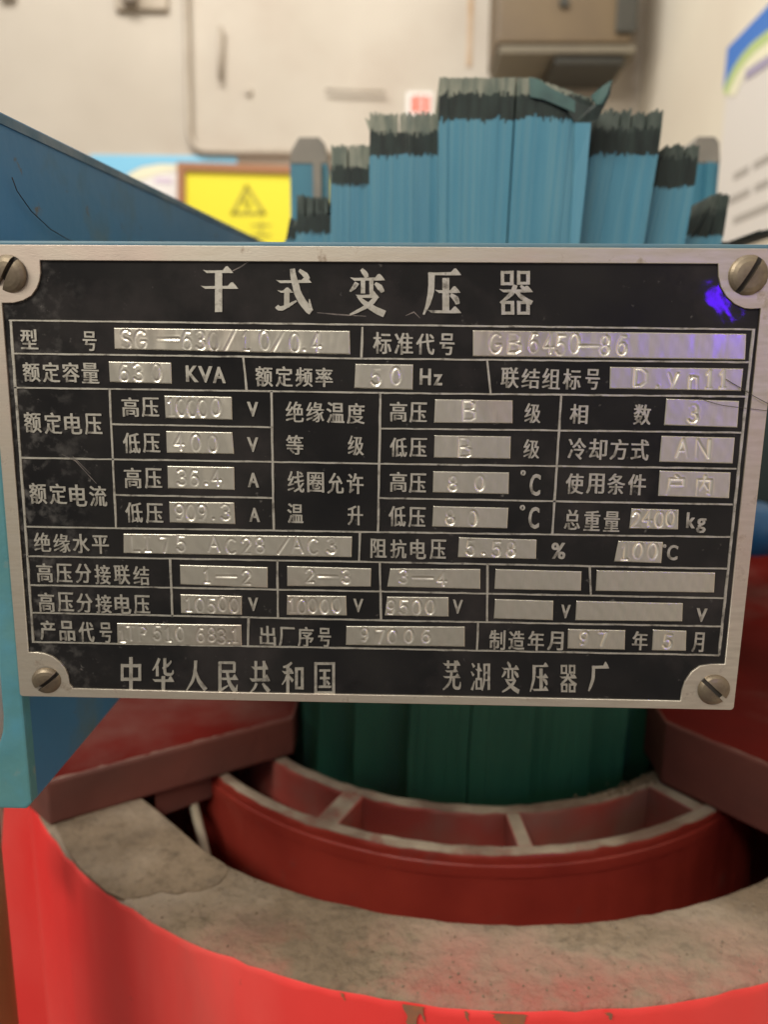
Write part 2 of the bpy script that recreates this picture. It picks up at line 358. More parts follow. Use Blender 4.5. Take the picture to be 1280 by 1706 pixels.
# dusty sheet lying on the coil at left
fp = [(92, 1374), (150, 1352), (236, 1330), (262, 1350), (300, 1382), (340, 1417), (374, 1438), (380, 1447), (377, 1458), (366, 1469), (350, 1477), (333, 1483), (312, 1483), (292, 1487), (268, 1484), (250, 1490), (228, 1493), (206, 1497), (178, 1484), (150, 1460), (128, 1438), (108, 1408)]
tpl = [atZ(x, y, ZT+.0006) for x, y in fp]
o = mesh('paper_sheet', *prism(tpl, (0, 0, -.0016)), DUST); bevel(o, .0003)
tag(o, 'dusty grey insulation sheet lying flat on the left of the red coil top', 'sheet')

lv = thing('low_voltage_coil', 'red double-walled inner coil with dusty rims around the green core', 'coil')
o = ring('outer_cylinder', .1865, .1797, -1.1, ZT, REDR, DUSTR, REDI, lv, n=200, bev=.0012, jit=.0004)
o = ring('rim_band', .1874, .1862, ZT-.0115, ZT-.0055, REDR, REDR, REDR, lv, n=200, bev=.0004)
o = ring('inner_cylinder', .1545, .1475, -1.1, ZT, REDI, DUSTR, REDI, lv, n=160, bev=.0010, jit=.0005)
for px, py, wd in ((567, 1343, .0058), (870, 1392, .0036), (1140, 1330, .0044), ):
    p = atZ(px, py, ZT); a = math.atan2(p.y-C.y, p.x-C.x); u = Vector((math.cos(a), math.sin(a), 0)); t = Vector((-u.y, u.x, 0))
    c = Vector((C.x, C.y, ZT-.0006))
    o = mesh('spacer', *prism([c+u*.154+t*wd, c+u*.1803+t*wd, c+u*.1803-t*wd, c+u*.154-t*wd], (0, 0, -.5)), [REDI, DUSTR], lv, mi=[1, 0, 0, 0, 0, 0]); bevel(o, .0006)
for a in (20, 60, 100, 140, 175):
    a = math.radians(a); u = Vector((math.cos(a), math.sin(a), 0)); t = Vector((-u.y, u.x, 0)); c = Vector((C.x, C.y, ZT-.0006)); wd = .006
    mesh('spacer', *prism([c+u*.154+t*wd, c+u*.1803+t*wd, c+u*.1803-t*wd, c+u*.154-t*wd], (0, 0, -.5)), [REDI, DUSTR], lv, mi=[1, 0, 0, 0, 0, 0])
# dust drift on the inner rim right
V = []; Fc = []
for k in range(500):
    a = math.radians(random.gauss(-53, 7)); r = random.gauss(.1505, .0020); s = random.uniform(.0003, .0010); b = len(V)
    c = Vector((C.x+r*math.cos(a), C.y+r*math.sin(a), ZT+.0004))
    for d in ((1, 0, 0), (0, 1, 0), (-1, 0, 0), (0, -1, 0), (0, 0, .6), (0, 0, -1)): V.append(c+Vector(d)*s*random.uniform(.6, 1.2))
    for f in ((0, 1, 4), (1, 2, 4), (2, 3, 4), (3, 0, 4), (1, 0, 5), (2, 1, 5), (3, 2, 5), (0, 3, 5)): Fc.append(tuple(b+i for i in f))
o = mesh('dust_drift', V, Fc, DUST, lv); o['kind'] = 'stuff'

# flat red board beside the coil
t = thing('barrier_board', 'flat red painted barrier board seen past the left edge of the large coil', 'board')
o = mesh('board_panel', *box((-.60, .42, -1.1), (-.2225, .432, -.255)), RED, t); bevel(o, .001)
# brown post at the lower left
p = at(22, 1560, .215)
t = thing('insulator_post', 'brown insulator post with dusty cap at the lower left edge', 'post')
def lathe(name, prof, cx, cy, m, parent, n=40):
    V = [(cx+r*math.cos(2*math.pi*i/n), cy+r*math.sin(2*math.pi*i/n), z) for i in range(n) for r, z in prof]; k = len(prof)
    return mesh(name, V, [(i*k+j, ((i+1) % n)*k+j, ((i+1) % n)*k+j+1, i*k+j+1) for i in range(n) for j in range(k-1)], m, parent, smooth=True)
pz = at(15, 1415, .215)
PXc = at(24, 1500, .215).x-.0325
lathe('shaft', [(.026, -1.0), (.026, pz.z-.002)], PXc, .215, BRN, t)
lathe('cap', [(.0262, pz.z-.004), (.0262, pz.z+.001), (.024, pz.z+.0035), (.012, pz.z+.005), (.0001, pz.z+.0052)], PXc, .215, DUSTR, t)

# ================================================================== support slabs
def slab(name, lab, q, z0, z1):
    t = thing(name, lab, 'block')
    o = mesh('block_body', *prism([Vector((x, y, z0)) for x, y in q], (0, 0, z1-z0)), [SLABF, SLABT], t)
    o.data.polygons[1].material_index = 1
    return t, o
t, o = slab('support_block', 'dark red insulating support block on the coil left of the green core', [(-.1625, .3194), (-.0585, .3905), (-.0585, .80), (-.30, .80), (-.40, .52)], ZT+.0006, ZT+.022)
bevel(o, .0012, 2); left_block = t
t_r, o = slab('support_block', 'dark red insulating support block behind the right of the inner coil', [(.2425, .2365), (.1365, .3690), (.1500, .80), (.45, .80), (.55, .40)], ZT+.0006, ZT+.034)
bevel(o, .0012, 2)
# small blocks hung below the left slab, pale strap in the gap
q = [atZ(255, 1325, ZT), atZ(350, 1292, ZT), atZ(352, 1270, ZT), atZ(262, 1300, ZT)]
t = left_block
o = mesh('foot', *prism([Vector((v.x, v.y+.003, ZT)) for v in q], (0, 0, -.014)), SLABF, t)
for blk, A_, B_, z_ in ((left_block, Vector((-.1625, .3194)), Vector((-.0585, .3905)), ZT+.022), (t_r, Vector((.2425, .2365)), Vector((.1365, .3690)), ZT+.034)):
    V = []; d_ = (B_-A_).normalized(); n_ = Vector((-d_.y, d_.x)); n_ = n_ if n_.y > 0 else -n_
    for i in range(41):
        p = A_+(B_-A_)*i/40+n_*.0008; wv_ = random.uniform(.0004, .0018)*(1.2 if i < 25 else .7)
        for q in (p, p+n_*wv_): V.append((q.x, q.y, z_+.0003))
    mesh('dust_line', V, [(2*i, 2*i+1, 2*i+3, 2*i+2) for i in range(40)], DLINE, blk)
q0 = atZ(318, 1318, -.226); q1 = Vector((-.090, .335, -.262)); q2 = atZ(362, 1450, -.285)
o = tube('lead_strap', bend([q0, q1, q2, q2+Vector((.0, -.0, -.2))], .01), .0024, STRAP); tag(o, 'pale taped lead hanging in the dark gap inside the red coil', 'lead')

# ================================================================== core
core = thing('transformer_core', 'stepped blue and green stack of laminations rising behind the nameplate', 'core')
PK = [ # Y, left (px at y1250, y403, top), right, pale top, dark top, blue top, pale keep, flat
    (.364, (680, 732, 732), (885, 962, 986), 130, 157, 199, 1.0, 1.2),
    (.376, (590, 615, 616), (690, 740, 741), 190, 221, 260, .97, 3),
    (.388, (530, 551, 552), (600, 622, 623), 243, 278, 310, .9, 3),
    (.402, (506, 493, 494), (540, 560, 561), 328, 355, 388, .8, 3),
    (.418, (492, 474, 476), (515, 500, 501), 365, 375, 400, .6, 3),
    (.376, (875, 955, 985), (985, 1073, 1097), 188, 215, 258, .9, 6),
    (.388, (975, 1065, 1090), (1040, 1142, 1158), 243, 262, 312, .85, 5),
    (.402, (1030, 1135, 1150), (1085, 1203, 1206), 324, 350, 393, .9, 3),
    (.418, (1075, 1190, 1195), (1104, 1216, 1218), 372, 382, 410, .5, 4)]
for Y, Lk, Rk, yp, yd, yb, keep, jt in PK:
    ym = yb
    kn = [at(Lk[0], 1250, Y).z, at(Lk[1], 403, Y).z, at(Lk[2], yb, Y).z]
    XL = [at(Lk[0], 1250, Y).x, at(Lk[1], 403, Y).x, at(Lk[2], yb, Y).x]
    XR = [at(Rk[0], 1250, Y).x, at(Rk[1], 403, Y).x, at(Rk[2], yb, Y).x]
    zp, zd, zbl = (at(Lk[2], yy, Y).z for yy in (yp, yd, yb)); k1 = abs(at(Lk[2], 200, Y).z-at(Lk[2], 201, Y).z)
    wd = XR[2]-XL[2]; n = max(6, int(wd/.00075)); V = []; Fc = []; mi = []
    drift = 0
    for s in range(n):
        u0 = s/n; u1 = (s+.93)/n
        if Y == .364 and abs(u0-.49) < .5/n: continue
        drift = drift*.8+random.gauss(0, .4)
        tall = random.random() < keep
        um = (u0+u1)/2; drop = 0; zp_ = zp; zd_ = zd
        if Y == .364 and um > .6:
            drop = (um-.6)/.4; zp_ = zp-drop*k1*36; zd_ = min(zd, zp_-k1*4)
        zz = [-.75, kn[0], -.02, kn[1], zbl+drift*k1*2+random.gauss(0, 2.6)*k1, zd_+drift*k1*jt*.5+random.gauss(0, 3.2)*k1]
        if tall: zz.append(max(zp_+random.gauss(0, 1)*k1*jt*.6, zz[-1]+k1*2))
        yo = random.gauss(0, .00010)
        if abs(drift) > .9: yo += .00018
        base = len(V); lb = [3, 3, 3, 0, 1, 2]
        bl = 0 if random.random() < .6 else 4
        for z in zz:
            for u in (u0, u1):
                if z <= kn[0]: x = XL[0]*(1-u)+XR[0]*u
                elif z <= kn[1]:
                    tt = (z-kn[0])/(kn[1]-kn[0]); x = (XL[0]*(1-u)+XR[0]*u)*(1-tt)+(XL[1]*(1-u)+XR[1]*u)*tt
                else:
                    tt = (z-kn[1])/max(kn[2]-kn[1], 1e-4); tt2 = tt if tt < 1.15 else 1.15+(tt-1.15)*.3
                    x = (XL[1]*(1-u)+XR[1]*u)*(1-tt2)+(XL[2]*(1-u)+XR[2]*u)*tt2
                V.append((x, Y+yo, z)); V.append((x, .62, z))
        m = len(zz)
        for j in range(m-1):
            a = base+j*4; b = a+4
            k = [3, 3, bl, bl, 1, 5 if (Y > .40 or (Lk[0] > 870)) else 2][j]
            for f in ((a, a+2, b+2, b), (a+2, a+3, b+3, b+2), (a+1, a, b, b+1)): Fc.append(f); mi.append(k)
        a = base+(m-1)*4; Fc.append((a, a+2, a+3, a+1)); mi.append(2 if m == 7 else 1)
    o = mesh('lamination_packet', V, Fc, [LAM, LAMD, LAMP, LAMG, LAMB, LAMT], core, mi); o['kind'] = 'stuff'
    if Y >= .40: continue
# bent sheets splaying at the top right of the central packet
def sheet(pts, name='bent_sheet', m=LAMS, d=.0009):
    V, Fc = prism([at(x, y, Y) for x, y, Y in pts], (0, d, 0)); return mesh(name, V, Fc, m, core)
sheet([(882, 129, .3630), (897, 132, .3626), (918, 147, .3622), (945, 160, .362), (964, 172, .3615), (958, 188, .3618), (930, 176, .3622), (906, 166, .3626), (884, 162, .3630)])
sheet([(938, 170, .3625), (952, 158, .3620), (966, 172, .361), (985, 178, .360), (1002, 168, .359), (1012, 152, .358), (1021, 133, .357), (1017, 158, .357), (1008, 176, .358), (996, 200, .360), (978, 214, .361), (958, 206, .362)], m=LAMD)
sheet([(985, 160, .3585), (1003, 145, .3575), (1021, 133, .3568), (1012, 158, .357), (1004, 174, .358), (994, 176, .3585)])
sheet([(608, 196, .377), (614, 200, .3765), (622, 206, .3765), (624, 222, .3765), (617, 222, .3765)], m=LAMP)
sheet([(958, 205, .3615), (985, 205, .3605), (978, 290, .3607), (966, 403, .3612), (964, 520, .362), (940, 520, .3625), (950, 403, .3622), (956, 290, .362)], m=LAM)
# clamp posts behind the core
for px0, px1, py, Y, lab in ((485, 545, 229, .60, 'blue clamp post with sloped grey top behind the left core steps'), (1151, 1199, 228, .60, 'blue clamp post with sloped grey top behind the right core steps')):
    t = thing('clamp_post', lab, 'post', group='blue clamp posts behind the core')
    a = at(px0, py, Y); b = at(px1, py+45, Y); z2 = b.z; zt = a.z; c = (b.x-a.x)*.22
    mesh('post_body', *prism([(a.x-.001, Y, -.3), (b.x, Y, -.3), (b.x, Y, z2), (a.x-.001, Y, z2)], (0, .03, 0)), BLUEL, t)
    o = mesh('post_cap', *prism([(a.x-.0015, Y-.0006, z2+.0002), (b.x+.0005, Y-.0006, z2+.0002), (b.x-c*.3, Y-.0006, zt-.004), (b.x-c, Y-.0006, zt), (a.x+c, Y-.0006, zt), (a.x, Y-.0006, zt-.009)], (0, .032, 0)), GREYP, t); bevel(o, .0008)
    mesh('side_rib', *box((b.x-.010, Y-.004, -.3), (b.x-.004, Y-.0007, z2)), GREYP if px0 < 600 else BLUEL, t)

# ================================================================== blue clamp frame
fr = thing('steel_bracket', 'blue painted steel bracket that carries the nameplate', 'bracket')
PY = .20093
XW = -.1095; zb_ = -.1312
o = mesh('side_plate', *prism([(XW, .2076, zb_), (XW, .80, zb_), (XW, .80, .098), (XW, .62, .0884), (XW, .2207, .0646), (XW, .2076, .0634)], (-.004, 0, 0)), BLUE, fr)
bevel(o, .0009, 2)
# dusty top strip along the sloping edge
mesh('edge_strip', *prism([(XW+.0005, .2085, .0605), (XW+.0005, .62, .0852), (XW+.0005, .62, .0876), (XW+.0005, .2085, .0630)], (-.003, 0, 0)), DUSTY, fr)
# end flange with rounded cut-out at the left edge
fl = [(XW+.0012, zb_+.0012), (XW+.0012, .060)]
holec = at(-48, 1150, .206); 
pts = [(XW+.0012, .062), (XW+.0012, zb_+.002), (XW-.0005, zb_), (-.150, zb_)]
hp = [at(x, y, .206) for x, y in ((-40, 1262), (-8, 1248), (6, 1232), (12, 1210), (13, 1185), (10, 1150), (6, 1100), (2, 1040), (-3, 980), (-12, 960), (-40, 950))]
pts += [(-.150, hp[0].z)]+[(v.x, v.z) for v in hp]+[(-.150, hp[-1].z), (-.150, .062)]
o = mesh('end_flange', *prism([(x, .2032, z) for x, z in pts], (0, .0045, 0)), CYAN, fr); bevel(o, .0007, 2)
o = mesh('front_beam', *box((XW+.0014, .2032, -.006), (.32, .2078, .0290)), BEAM, fr); bevel(o, .0006, 2)
mesh('beam_flange', *box((XW+.0014, .2079, .0245), (.32, .235, .0286)), BLUE, fr)
t = thing('rear_clamp', 'dark teal rear clamp beam seen past the right edge of the nameplate', 'beam')
mesh('web_plate', *box((.165, .79, -.23), (.60, .80, .035)), TEAL, t)
mesh('bottom_flange', *box((.165, .72, -.24), (.60, .80, -.231)), TEAL, t)
o = lathe('bushing', [(.0001, -.13), (.02, -.128), (.022, -.10), (.012, -.095), (.0001, -.094)], .24, .53, DKB, t)
# things seen through the flange cut-out
o = tube('pale_cable', [(-.165, .27, -.02), (-.148, .262, -.07), (-.150, .262, -.12), (-.17, .28, -.2)], .006, mat('pale_cable_skin', (.80, .80, .76), (.62, .60, .55), 60, .5)); tag(o, 'pale cable glimpsed through the cut-out of the blue flange', 'cable')
o = tube('black_cable', [(-.16, .256, -.078), (-.146, .25, -.084), (-.140, .26, -.090), (-.15, .29, -.094)], .003, HAIR); tag(o, 'black cable crossing the pale cable behind the blue flange', 'cable')

# ================================================================== nameplate
npl = thing('nameplate', 'black and silver dry type transformer rating nameplate with Chinese text', 'nameplate')
def pp(x, y): v = at(x, y, PY); return v.x, v.z
def curve_mesh(loops, depth, bev):
    cu = bpy.data.curves.new('c', 'CURVE'); cu.dimensions = '2D'; cu.fill_mode = 'BOTH'
    for lp in loops:
        s = cu.splines.new('POLY'); s.points.add(len(lp)-1)
        for q, (x, z) in zip(s.points, lp): q.co = (x, z, 0, 1)
        s.use_cyclic_u = True
    cu.extrude = depth/2; cu.bevel_depth = bev; cu.bevel_resolution = 1; cu.offset = -bev
    o = bpy.data.objects.new('c', cu); COL.objects.link(o)
    dg = bpy.context.evaluated_depsgraph_get(); me = bpy.data.meshes.new_from_object(o.evaluated_get(dg))
    bpy.data.objects.remove(o); bpy.data.curves.remove(cu)
    return me
def place_xy(me, y):
    """mesh drawn in x,y (z = thickness) -> upright in x,z, facing -Y, centred on depth y"""
    for v in me.vertices: x, z, d = v.co; v.co = (x, y-d, z)
    me.update()
def rounded(c, r, n=5):
    out = []
    for i in range(len(c)):
        a, b, d = Vector(c[i-1]), Vector(c[i]), Vector(c[(i+1) % len(c)]); u = (a-b).normalized()*r; v = (d-b).normalized()*r
        for k in range(n+1): t = k/n; out.append(tuple((b+u)*(1-t)**2+b*2*t*(1-t)+(b+v)*t*t))
    return out
outer = rounded([pp(-27, 408), pp(1308, 415), pp(1222, 1182), pp(34, 1159)], .0011)
inner_px = [(67, 434), (68, 455), (66, 468), (62, 480), (53, 493), (39, 501), (23, 505), (4, 505), (48, 1086), (62, 1086), (75, 1088), (88, 1093), (100, 1102), (109, 1113), (114, 1125), (116, 1138), (122, 1146),
    (400, 1153), (800, 1160), (1134, 1167), (1136, 1150), (1141, 1135), (1152, 1119), (1166, 1109), (1185, 1106), (1208, 1106), (1267, 514), (1252, 515), (1240, 514), (1224, 507), (1210, 494), (1201, 478), (1197, 460), (1196, 440), (800, 438), (400, 436)]
me = curve_mesh([outer, [pp(*q) for q in inner_px]], .0007, .00012); place_xy(me, PY+.0002)
link('border_frame', me, ALU, npl)
me = curve_mesh([outer], .0010, .0001); place_xy(me, PY+.00115); link('backing_plate', me, ALU, npl)
me = curve_mesh([rounded([pp(-20, 414), pp(1300, 421), pp(1216, 1176), pp(39, 1154)], .001)], .0002, .00002); place_xy(me, PY+.00035+.0001); link('enamel_field', me, ENAM, npl)
YF = PY+.00033   # front of the enamel
# ---- divider lines
LN = [((14, 534), (1258, 549)), ((17, 534), (55, 1071)), ((1257, 548), (1199, 1092)), ((55, 1070), (1199, 1092)),
 ((20, 589), (640, 598)), ((640, 598), (1249, 604)), ((23, 646), (640, 655)), ((640, 655), (1243, 661)),
 ((186, 707), (453, 712)), ((633, 714), (1236, 721)), ((32, 763), (640, 773)), ((640, 773), (1228, 781)),
 ((192, 825), (455, 830)), ((631, 830), (1222, 841)), ((41, 878), (640, 887)), ((640, 887), (1218, 895)),
 ((45, 927), (640, 937)), ((640, 937), (1212, 948)), ((48, 975), (640, 986)), ((640, 986), (1207, 997)),
 ((52, 1021), (640, 1034)), ((640, 1034), (1203, 1044)),
 ((604, 545), (602, 598)), ((405, 595), (411, 651)), ((812, 601), (818, 657)), ((182, 649), (193, 881)), ((452, 652), (456, 885)),
 ((634, 655), (630, 887)), ((936, 657), (921, 891)), ((600, 888), (598, 936)), ((283, 930), (287, 1028)), ((462, 934), (463, 1031)),
 ((633, 937), (635, 1034)), ((813, 940), (812, 1038)), ((983, 943), (985, 991)), ((414, 1029), (413, 1077)), ((797, 1038), (795, 1085))]
for i, (a, b) in enumerate(LN):
    A = Vector(pp(*a)); B = Vector(pp(*b)); t = (B-A).normalized(); nn = Vector((-t.y, t.x)); n = max(2, int((B-A).length/.003)); V = []; Fc = []
    hw = .00027 if i not in (1, 2) else .00042
    if i > 21: hw = .00036
    yy = YF-.00020-(i % 5)*.000008
    for k in range(n+1):
        p = A+(B-A)*k/n+nn*random.uniform(-.00005, .00005); h0 = hw*random.uniform(.8, 1.15)
        for q, y in ((p+nn*h0, YF+.0001), (p+nn*h0*.75, yy), (p-nn*h0*.75, yy), (p-nn*h0, YF+.0001)): V.append((q.x, y, q.y))
    for k in range(n):
        for j in range(3): Fc.append((k*4+j, k*4+j+1, k*4+j+5, k*4+j+4))
    mesh('divider_line', V, Fc, ETCH, npl)

# ---- small characters from the built-in font
U = .000152   # metres per photo pixel on the plate
fc = bpy.data.curves.new('f', 'FONT'); fo = bpy.data.objects.new('f', fc); COL.objects.link(fo); _cache = {}
def glyph(ch, off=.014):
    if (ch, off) not in _cache:
        fc.body = ch; fc.offset = off; fc.resolution_u = 3; fc.extrude = .02; dg = bpy.context.evaluated_depsgraph_get(); dg.update()
        me = bpy.data.meshes.new_from_object(fo.evaluated_get(dg)); n = len(me.vertices); a = np.empty(n*3); me.vertices.foreach_get('co', a); a = a.reshape(-1, 3)
        _cache[(ch, off)] = (me, a)
    return _cache[(ch, off)]
def putchar(ch, px, py, wpx, hpx, off=.004, rot=0):
    obs = [putone(ch, px, py, wpx-1.3, hpx-.8, off, sh*U*.95, k) for k, sh in enumerate((-.7, .7))]
    bm = bmesh.new(); bm.from_mesh(obs[0].data); bm.from_mesh(obs[1].data); bm.to_mesh(obs[0].data); bm.free(); bpy.data.objects.remove(obs[1])
def putone(ch, px, py, wpx, hpx, off, shift, lay):
    me0, a = glyph(ch, off); me = me0.copy(); me.name = 'character'
    x0, z0 = pp(px, py); w_ = pp(px+wpx/2, py)[0]-pp(px-wpx/2, py)[0]; h_ = pp(px, py-hpx/2)[1]-pp(px, py+hpx/2)[1]
    mn = a.min(0); mx = a.max(0); u = (a[:, 0]-(mn[0]+mx[0])/2)/(mx[0]-mn[0])*w_; v = (a[:, 1]-(mn[1]+mx[1])/2)/(mx[1]-mn[1])*h_
    j = 5e-5; u = u+rng.uniform(-j, j, len(u)); v = v+rng.uniform(-j, j, len(u))
    v = v+u*(-.012)
    d = np.where(a[:, 2] > 0, YF-.00022-lay*.000008, YF+.00008); P = np.stack([u+shift, d, v], 1)
    P[:, 1] -= PY; me.vertices.foreach_set('co', P.ravel()); me.update()
    o = bpy.data.objects.new('character', me); COL.objects.link(o); me.materials.clear(); me.materials.append(ETCH); o.location = (x0, PY, z0); o.parent = npl
    return o
def row(s, p0, p1, w=29, h=34, off=.004):
    n = len(s)
    for i, ch in enumerate(s):
        t = i/(n-1) if n > 1 else 0; x = p0[0]+(p1[0]-p0[0])*t; y = p0[1]+(p1[1]-p0[1])*t
        ww = w*(.8 if ch in '号' else 1)
        putchar(ch, x, y+random.uniform(-.6, .6), ww, h*random.uniform(.96, 1.03), 0 if ch in '绝缘线结组级' else off)
row('型', (48, 565), (48, 565)); row('号', (149, 568), (149, 568)); row('标准代号', (637, 572), (745, 574), 31, 37)
row('额定容量', (52, 620), (150, 622)); row('额定频率', (440, 627), (540, 629)); row('联结组标号', (850, 630), (988, 632), 30, 35)
row('高压', (217, 678), (250, 679)); row('低压', (219, 738), (252, 739)); row('额定电压', (54, 704), (155, 707), 29, 36)
row('绝缘温度', (491, 686), (593, 689), 30, 35); row('等', (491, 741), (491, 741)); row('级', (593, 742), (593, 742), 27)
row('线圈允许', (493, 803), (592, 806), 28, 35); row('温', (492, 856), (492, 856), 27, 34); row('升', (592, 859), (592, 859), 26, 33)
row('高压', (221, 796), (255, 797)); row('低压', (223, 854), (257, 856)); row('额定电流', (63, 822), (163, 827), 29, 36)
row('高压', (664, 686), (697, 688)); row('级', (888, 689), (888, 689), 27); row('低压', (664, 745), (697, 746)); row('级', (886, 748), (886, 748), 27)
row('高压', (664, 803), (696, 805)); row('低压', (662, 861), (695, 862))
row('相', (965, 690), (965, 690), 30, 33); row('数', (1071, 691), (1071, 691), 29, 36); row('冷却方式', (962, 748), (1067, 750), 30, 36)
row('使用条件', (958, 806), (1062, 808), 30, 35); row('总重量', (954, 866), (1020, 869), 27, 34)
row('绝缘水平', (70, 904), (167, 907), 28, 32); row('阻抗电压', (631, 914), (730, 916), 27, 33)
row('高压分接联结', (74, 954), (235, 959), 27, 33); row('高压分接电压', (77, 1003), (236, 1008), 27, 33)
row('产品代号', (79, 1050), (176, 1055), 26, 34); row('出厂序号', (446, 1060), (541, 1062), 27, 33)
row('制造年月', (829, 1067), (926, 1068), 27, 33); row('年', (1067, 1068), (1067, 1068), 26, 31); row('月', (1164, 1070), (1164, 1070), 20, 34)
for ch, x, y, ww, hh in (('K', 320, 623, 21, 28), ('V', 342, 624, 24, 28), ('A', 365, 625, 22, 28), ('H', 709, 628, 19, 28), ('z', 730, 633, 15, 19),
    ('V', 421, 682, 19, 25), ('V', 421, 741, 19, 25), ('A', 422, 800, 19, 25), ('A', 424, 858, 18, 24), ('k', 1152, 867, 15, 27), ('g', 1169, 876, 16, 25),
    ('V', 422, 1007, 17, 23), ('V', 597, 1009, 17, 23), ('V', 763, 1011, 17, 24), ('V', 943, 1019, 16, 23), ('V', 1170, 1025, 18, 23),
    ('%', 931, 918, 24, 28), ('°', 872, 788, 9, 10), ('C', 892, 808, 18, 37), ('°', 871, 846, 9, 10), ('C', 890, 863, 18, 37), ('°', 1108, 910, 6, 7), ('C', 1121, 921, 18, 26)):
    putchar(ch, x, y, ww, hh, .012)

# ---- hand drawn display characters: strokes on a 60 x 76 grid, y down
def H(x0, x1, y, t=5, s=1): return ('h', x0, x1, y, t, s)
def Vv(x, y0, y1, w_=10): return ('r', [(x, y0, w_), (x, y1, w_)])
def Rr(*p): return ('r', list(p))
def B(x0, y0, x1, y1, a=5, b=6): return [H(x0-b/2, x1+b/2, y0, a, 0), H(x0-b/2, x1+b/2, y1, a, 0), Vv(x0, y0-a/2, y1+a/2, b), Vv(x1, y0-a/2, y1+a/2, b)]
G = {
 '干': [H(3, 53, 7), H(0, 61, 34), Vv(29, 7, 76, 12)],
 '式': [H(0, 59, 22), H(2, 29, 39, 4), Vv(18, 39, 66, 9), Rr((1, 64, 7), (10, 68, 8), (34, 55, 3)), Rr((27, 0, 8), (31, 22, 11), (38, 46, 12), (52, 68, 12), (58, 74, 10)), Rr((57, 72, 8), (55, 52, 2)), Rr((38, 2, 5), (48, 10, 9), (54, 18, 5))],
 '变': [Rr((20, 0, 5), (26, 7, 9), (29, 14, 7)), H(1, 60, 17), Rr((13, 23, 8), (8, 31, 7), (1, 38, 3)), Vv(23, 18, 41, 7), Vv(37, 18, 41, 7), Rr((43, 24, 5), (51, 31, 10), (56, 39, 6)), H(10, 50, 46, 5), Rr((46, 46, 8), (36, 58, 8), (20, 68, 6), (1, 77, 3)), Rr((14, 46, 4), (26, 57, 8), (42, 68, 11), (59, 76, 12))],
 '压': [H(8, 61, 7), Rr((13, 5, 11), (12, 36, 10), (7, 58, 7), (0, 76, 3)), H(18, 60, 37), Vv(36, 14, 70, 11), Rr((43, 42, 5), (52, 49, 10), (55, 58, 6)), H(6, 61, 71, 5)],
 '器': B(6, 5, 22, 24)+B(34, 5, 50, 23)+[H(0, 58, 36), Rr((28, 26, 8), (22, 40, 8), (2, 56, 3)), Rr((29, 37, 5), (40, 47, 8), (57, 56, 7)), Rr((37, 27, 4), (43, 33, 7))]+B(7, 55, 23, 73)+B(34, 55, 50, 73),
 '中': B(5, 20, 55, 52, 7, 8)+[Vv(30, 0, 76, 10)],
 '华': [Rr((18, 0, 8), (12, 14, 7), (0, 28, 3)), Vv(13, 17, 42, 8), Rr((52, 6, 4), (42, 16, 7), (28, 24, 5)), Rr((34, 0, 8), (34, 30, 8), (38, 37, 7), (54, 37, 6), (57, 28, 3)), H(0, 60, 52, 6), Vv(30, 42, 76, 10)],
 '人': [Rr((28, 0, 9), (26, 26, 9), (18, 52, 8), (1, 75, 4)), Rr((29, 28, 5), (37, 50, 10), (58, 74, 12))],
 '民': [H(6, 50, 5, 6, 0), Vv(49, 4, 26, 8), H(8, 52, 26, 6, 0), Vv(9, 3, 70, 9), Rr((5, 74, 7), (14, 70, 7), (32, 60, 3)), H(9, 60, 44, 6), Rr((29, 27, 7), (34, 50, 9), (44, 66, 11), (54, 74, 10)), Rr((54, 74, 7), (57, 58, 2))],
 '共': [H(5, 55, 17, 7), Vv(18, 0, 44, 8), Vv(42, 0, 44, 8), H(0, 60, 45, 7), Rr((20, 53, 8), (14, 64, 7), (2, 75, 3)), Rr((38, 53, 5), (46, 62, 9), (57, 73, 11))],
 '和': [Rr((27, 2, 5), (16, 10, 7), (3, 13, 4)), H(0, 33, 26, 6), Vv(16, 10, 76, 9), Rr((15, 30, 6), (9, 43, 5), (0, 55, 3)), Rr((18, 33, 4), (30, 47, 8))]+B(40, 17, 56, 63, 6, 8),
 '国': B(5, 4, 55, 72, 6, 8)+[H(15, 46, 20, 5, 0), H(17, 44, 38, 5, 0), H(13, 48, 58, 5, 0), Vv(30, 20, 58, 8), Rr((36, 44, 4), (43, 53, 7))],
 '芜': [H(1, 59, 10, 6), Vv(18, 0, 20, 8), Vv(42, 0, 20, 8), H(8, 52, 28, 5), H(1, 59, 43, 5), Rr((30, 28, 8), (26, 50, 8), (16, 66, 7), (1, 76, 4)), Rr((37, 43, 8), (37, 66, 8), (44, 72, 8), (56, 71, 7), (59, 56, 3))],
 '湖': [Rr((3, 4, 4), (10, 14, 8)), Rr((0, 26, 4), (8, 36, 8)), Rr((2, 74, 8), (11, 50, 3)), H(13, 36, 22, 5), Vv(24, 4, 44, 7)]+B(17, 45, 32, 70)+[Rr((42, 5, 7), (42, 46, 7), (35, 76, 3)), Vv(57, 5, 73, 8), H(41, 59, 7, 5, 0), H(41, 58, 28, 4, 0), H(41, 58, 48, 4, 0)],
 '厂': [H(12, 61, 11, 8), Rr((15, 8, 9), (14, 40, 9), (8, 60, 8), (1, 77, 4))]}
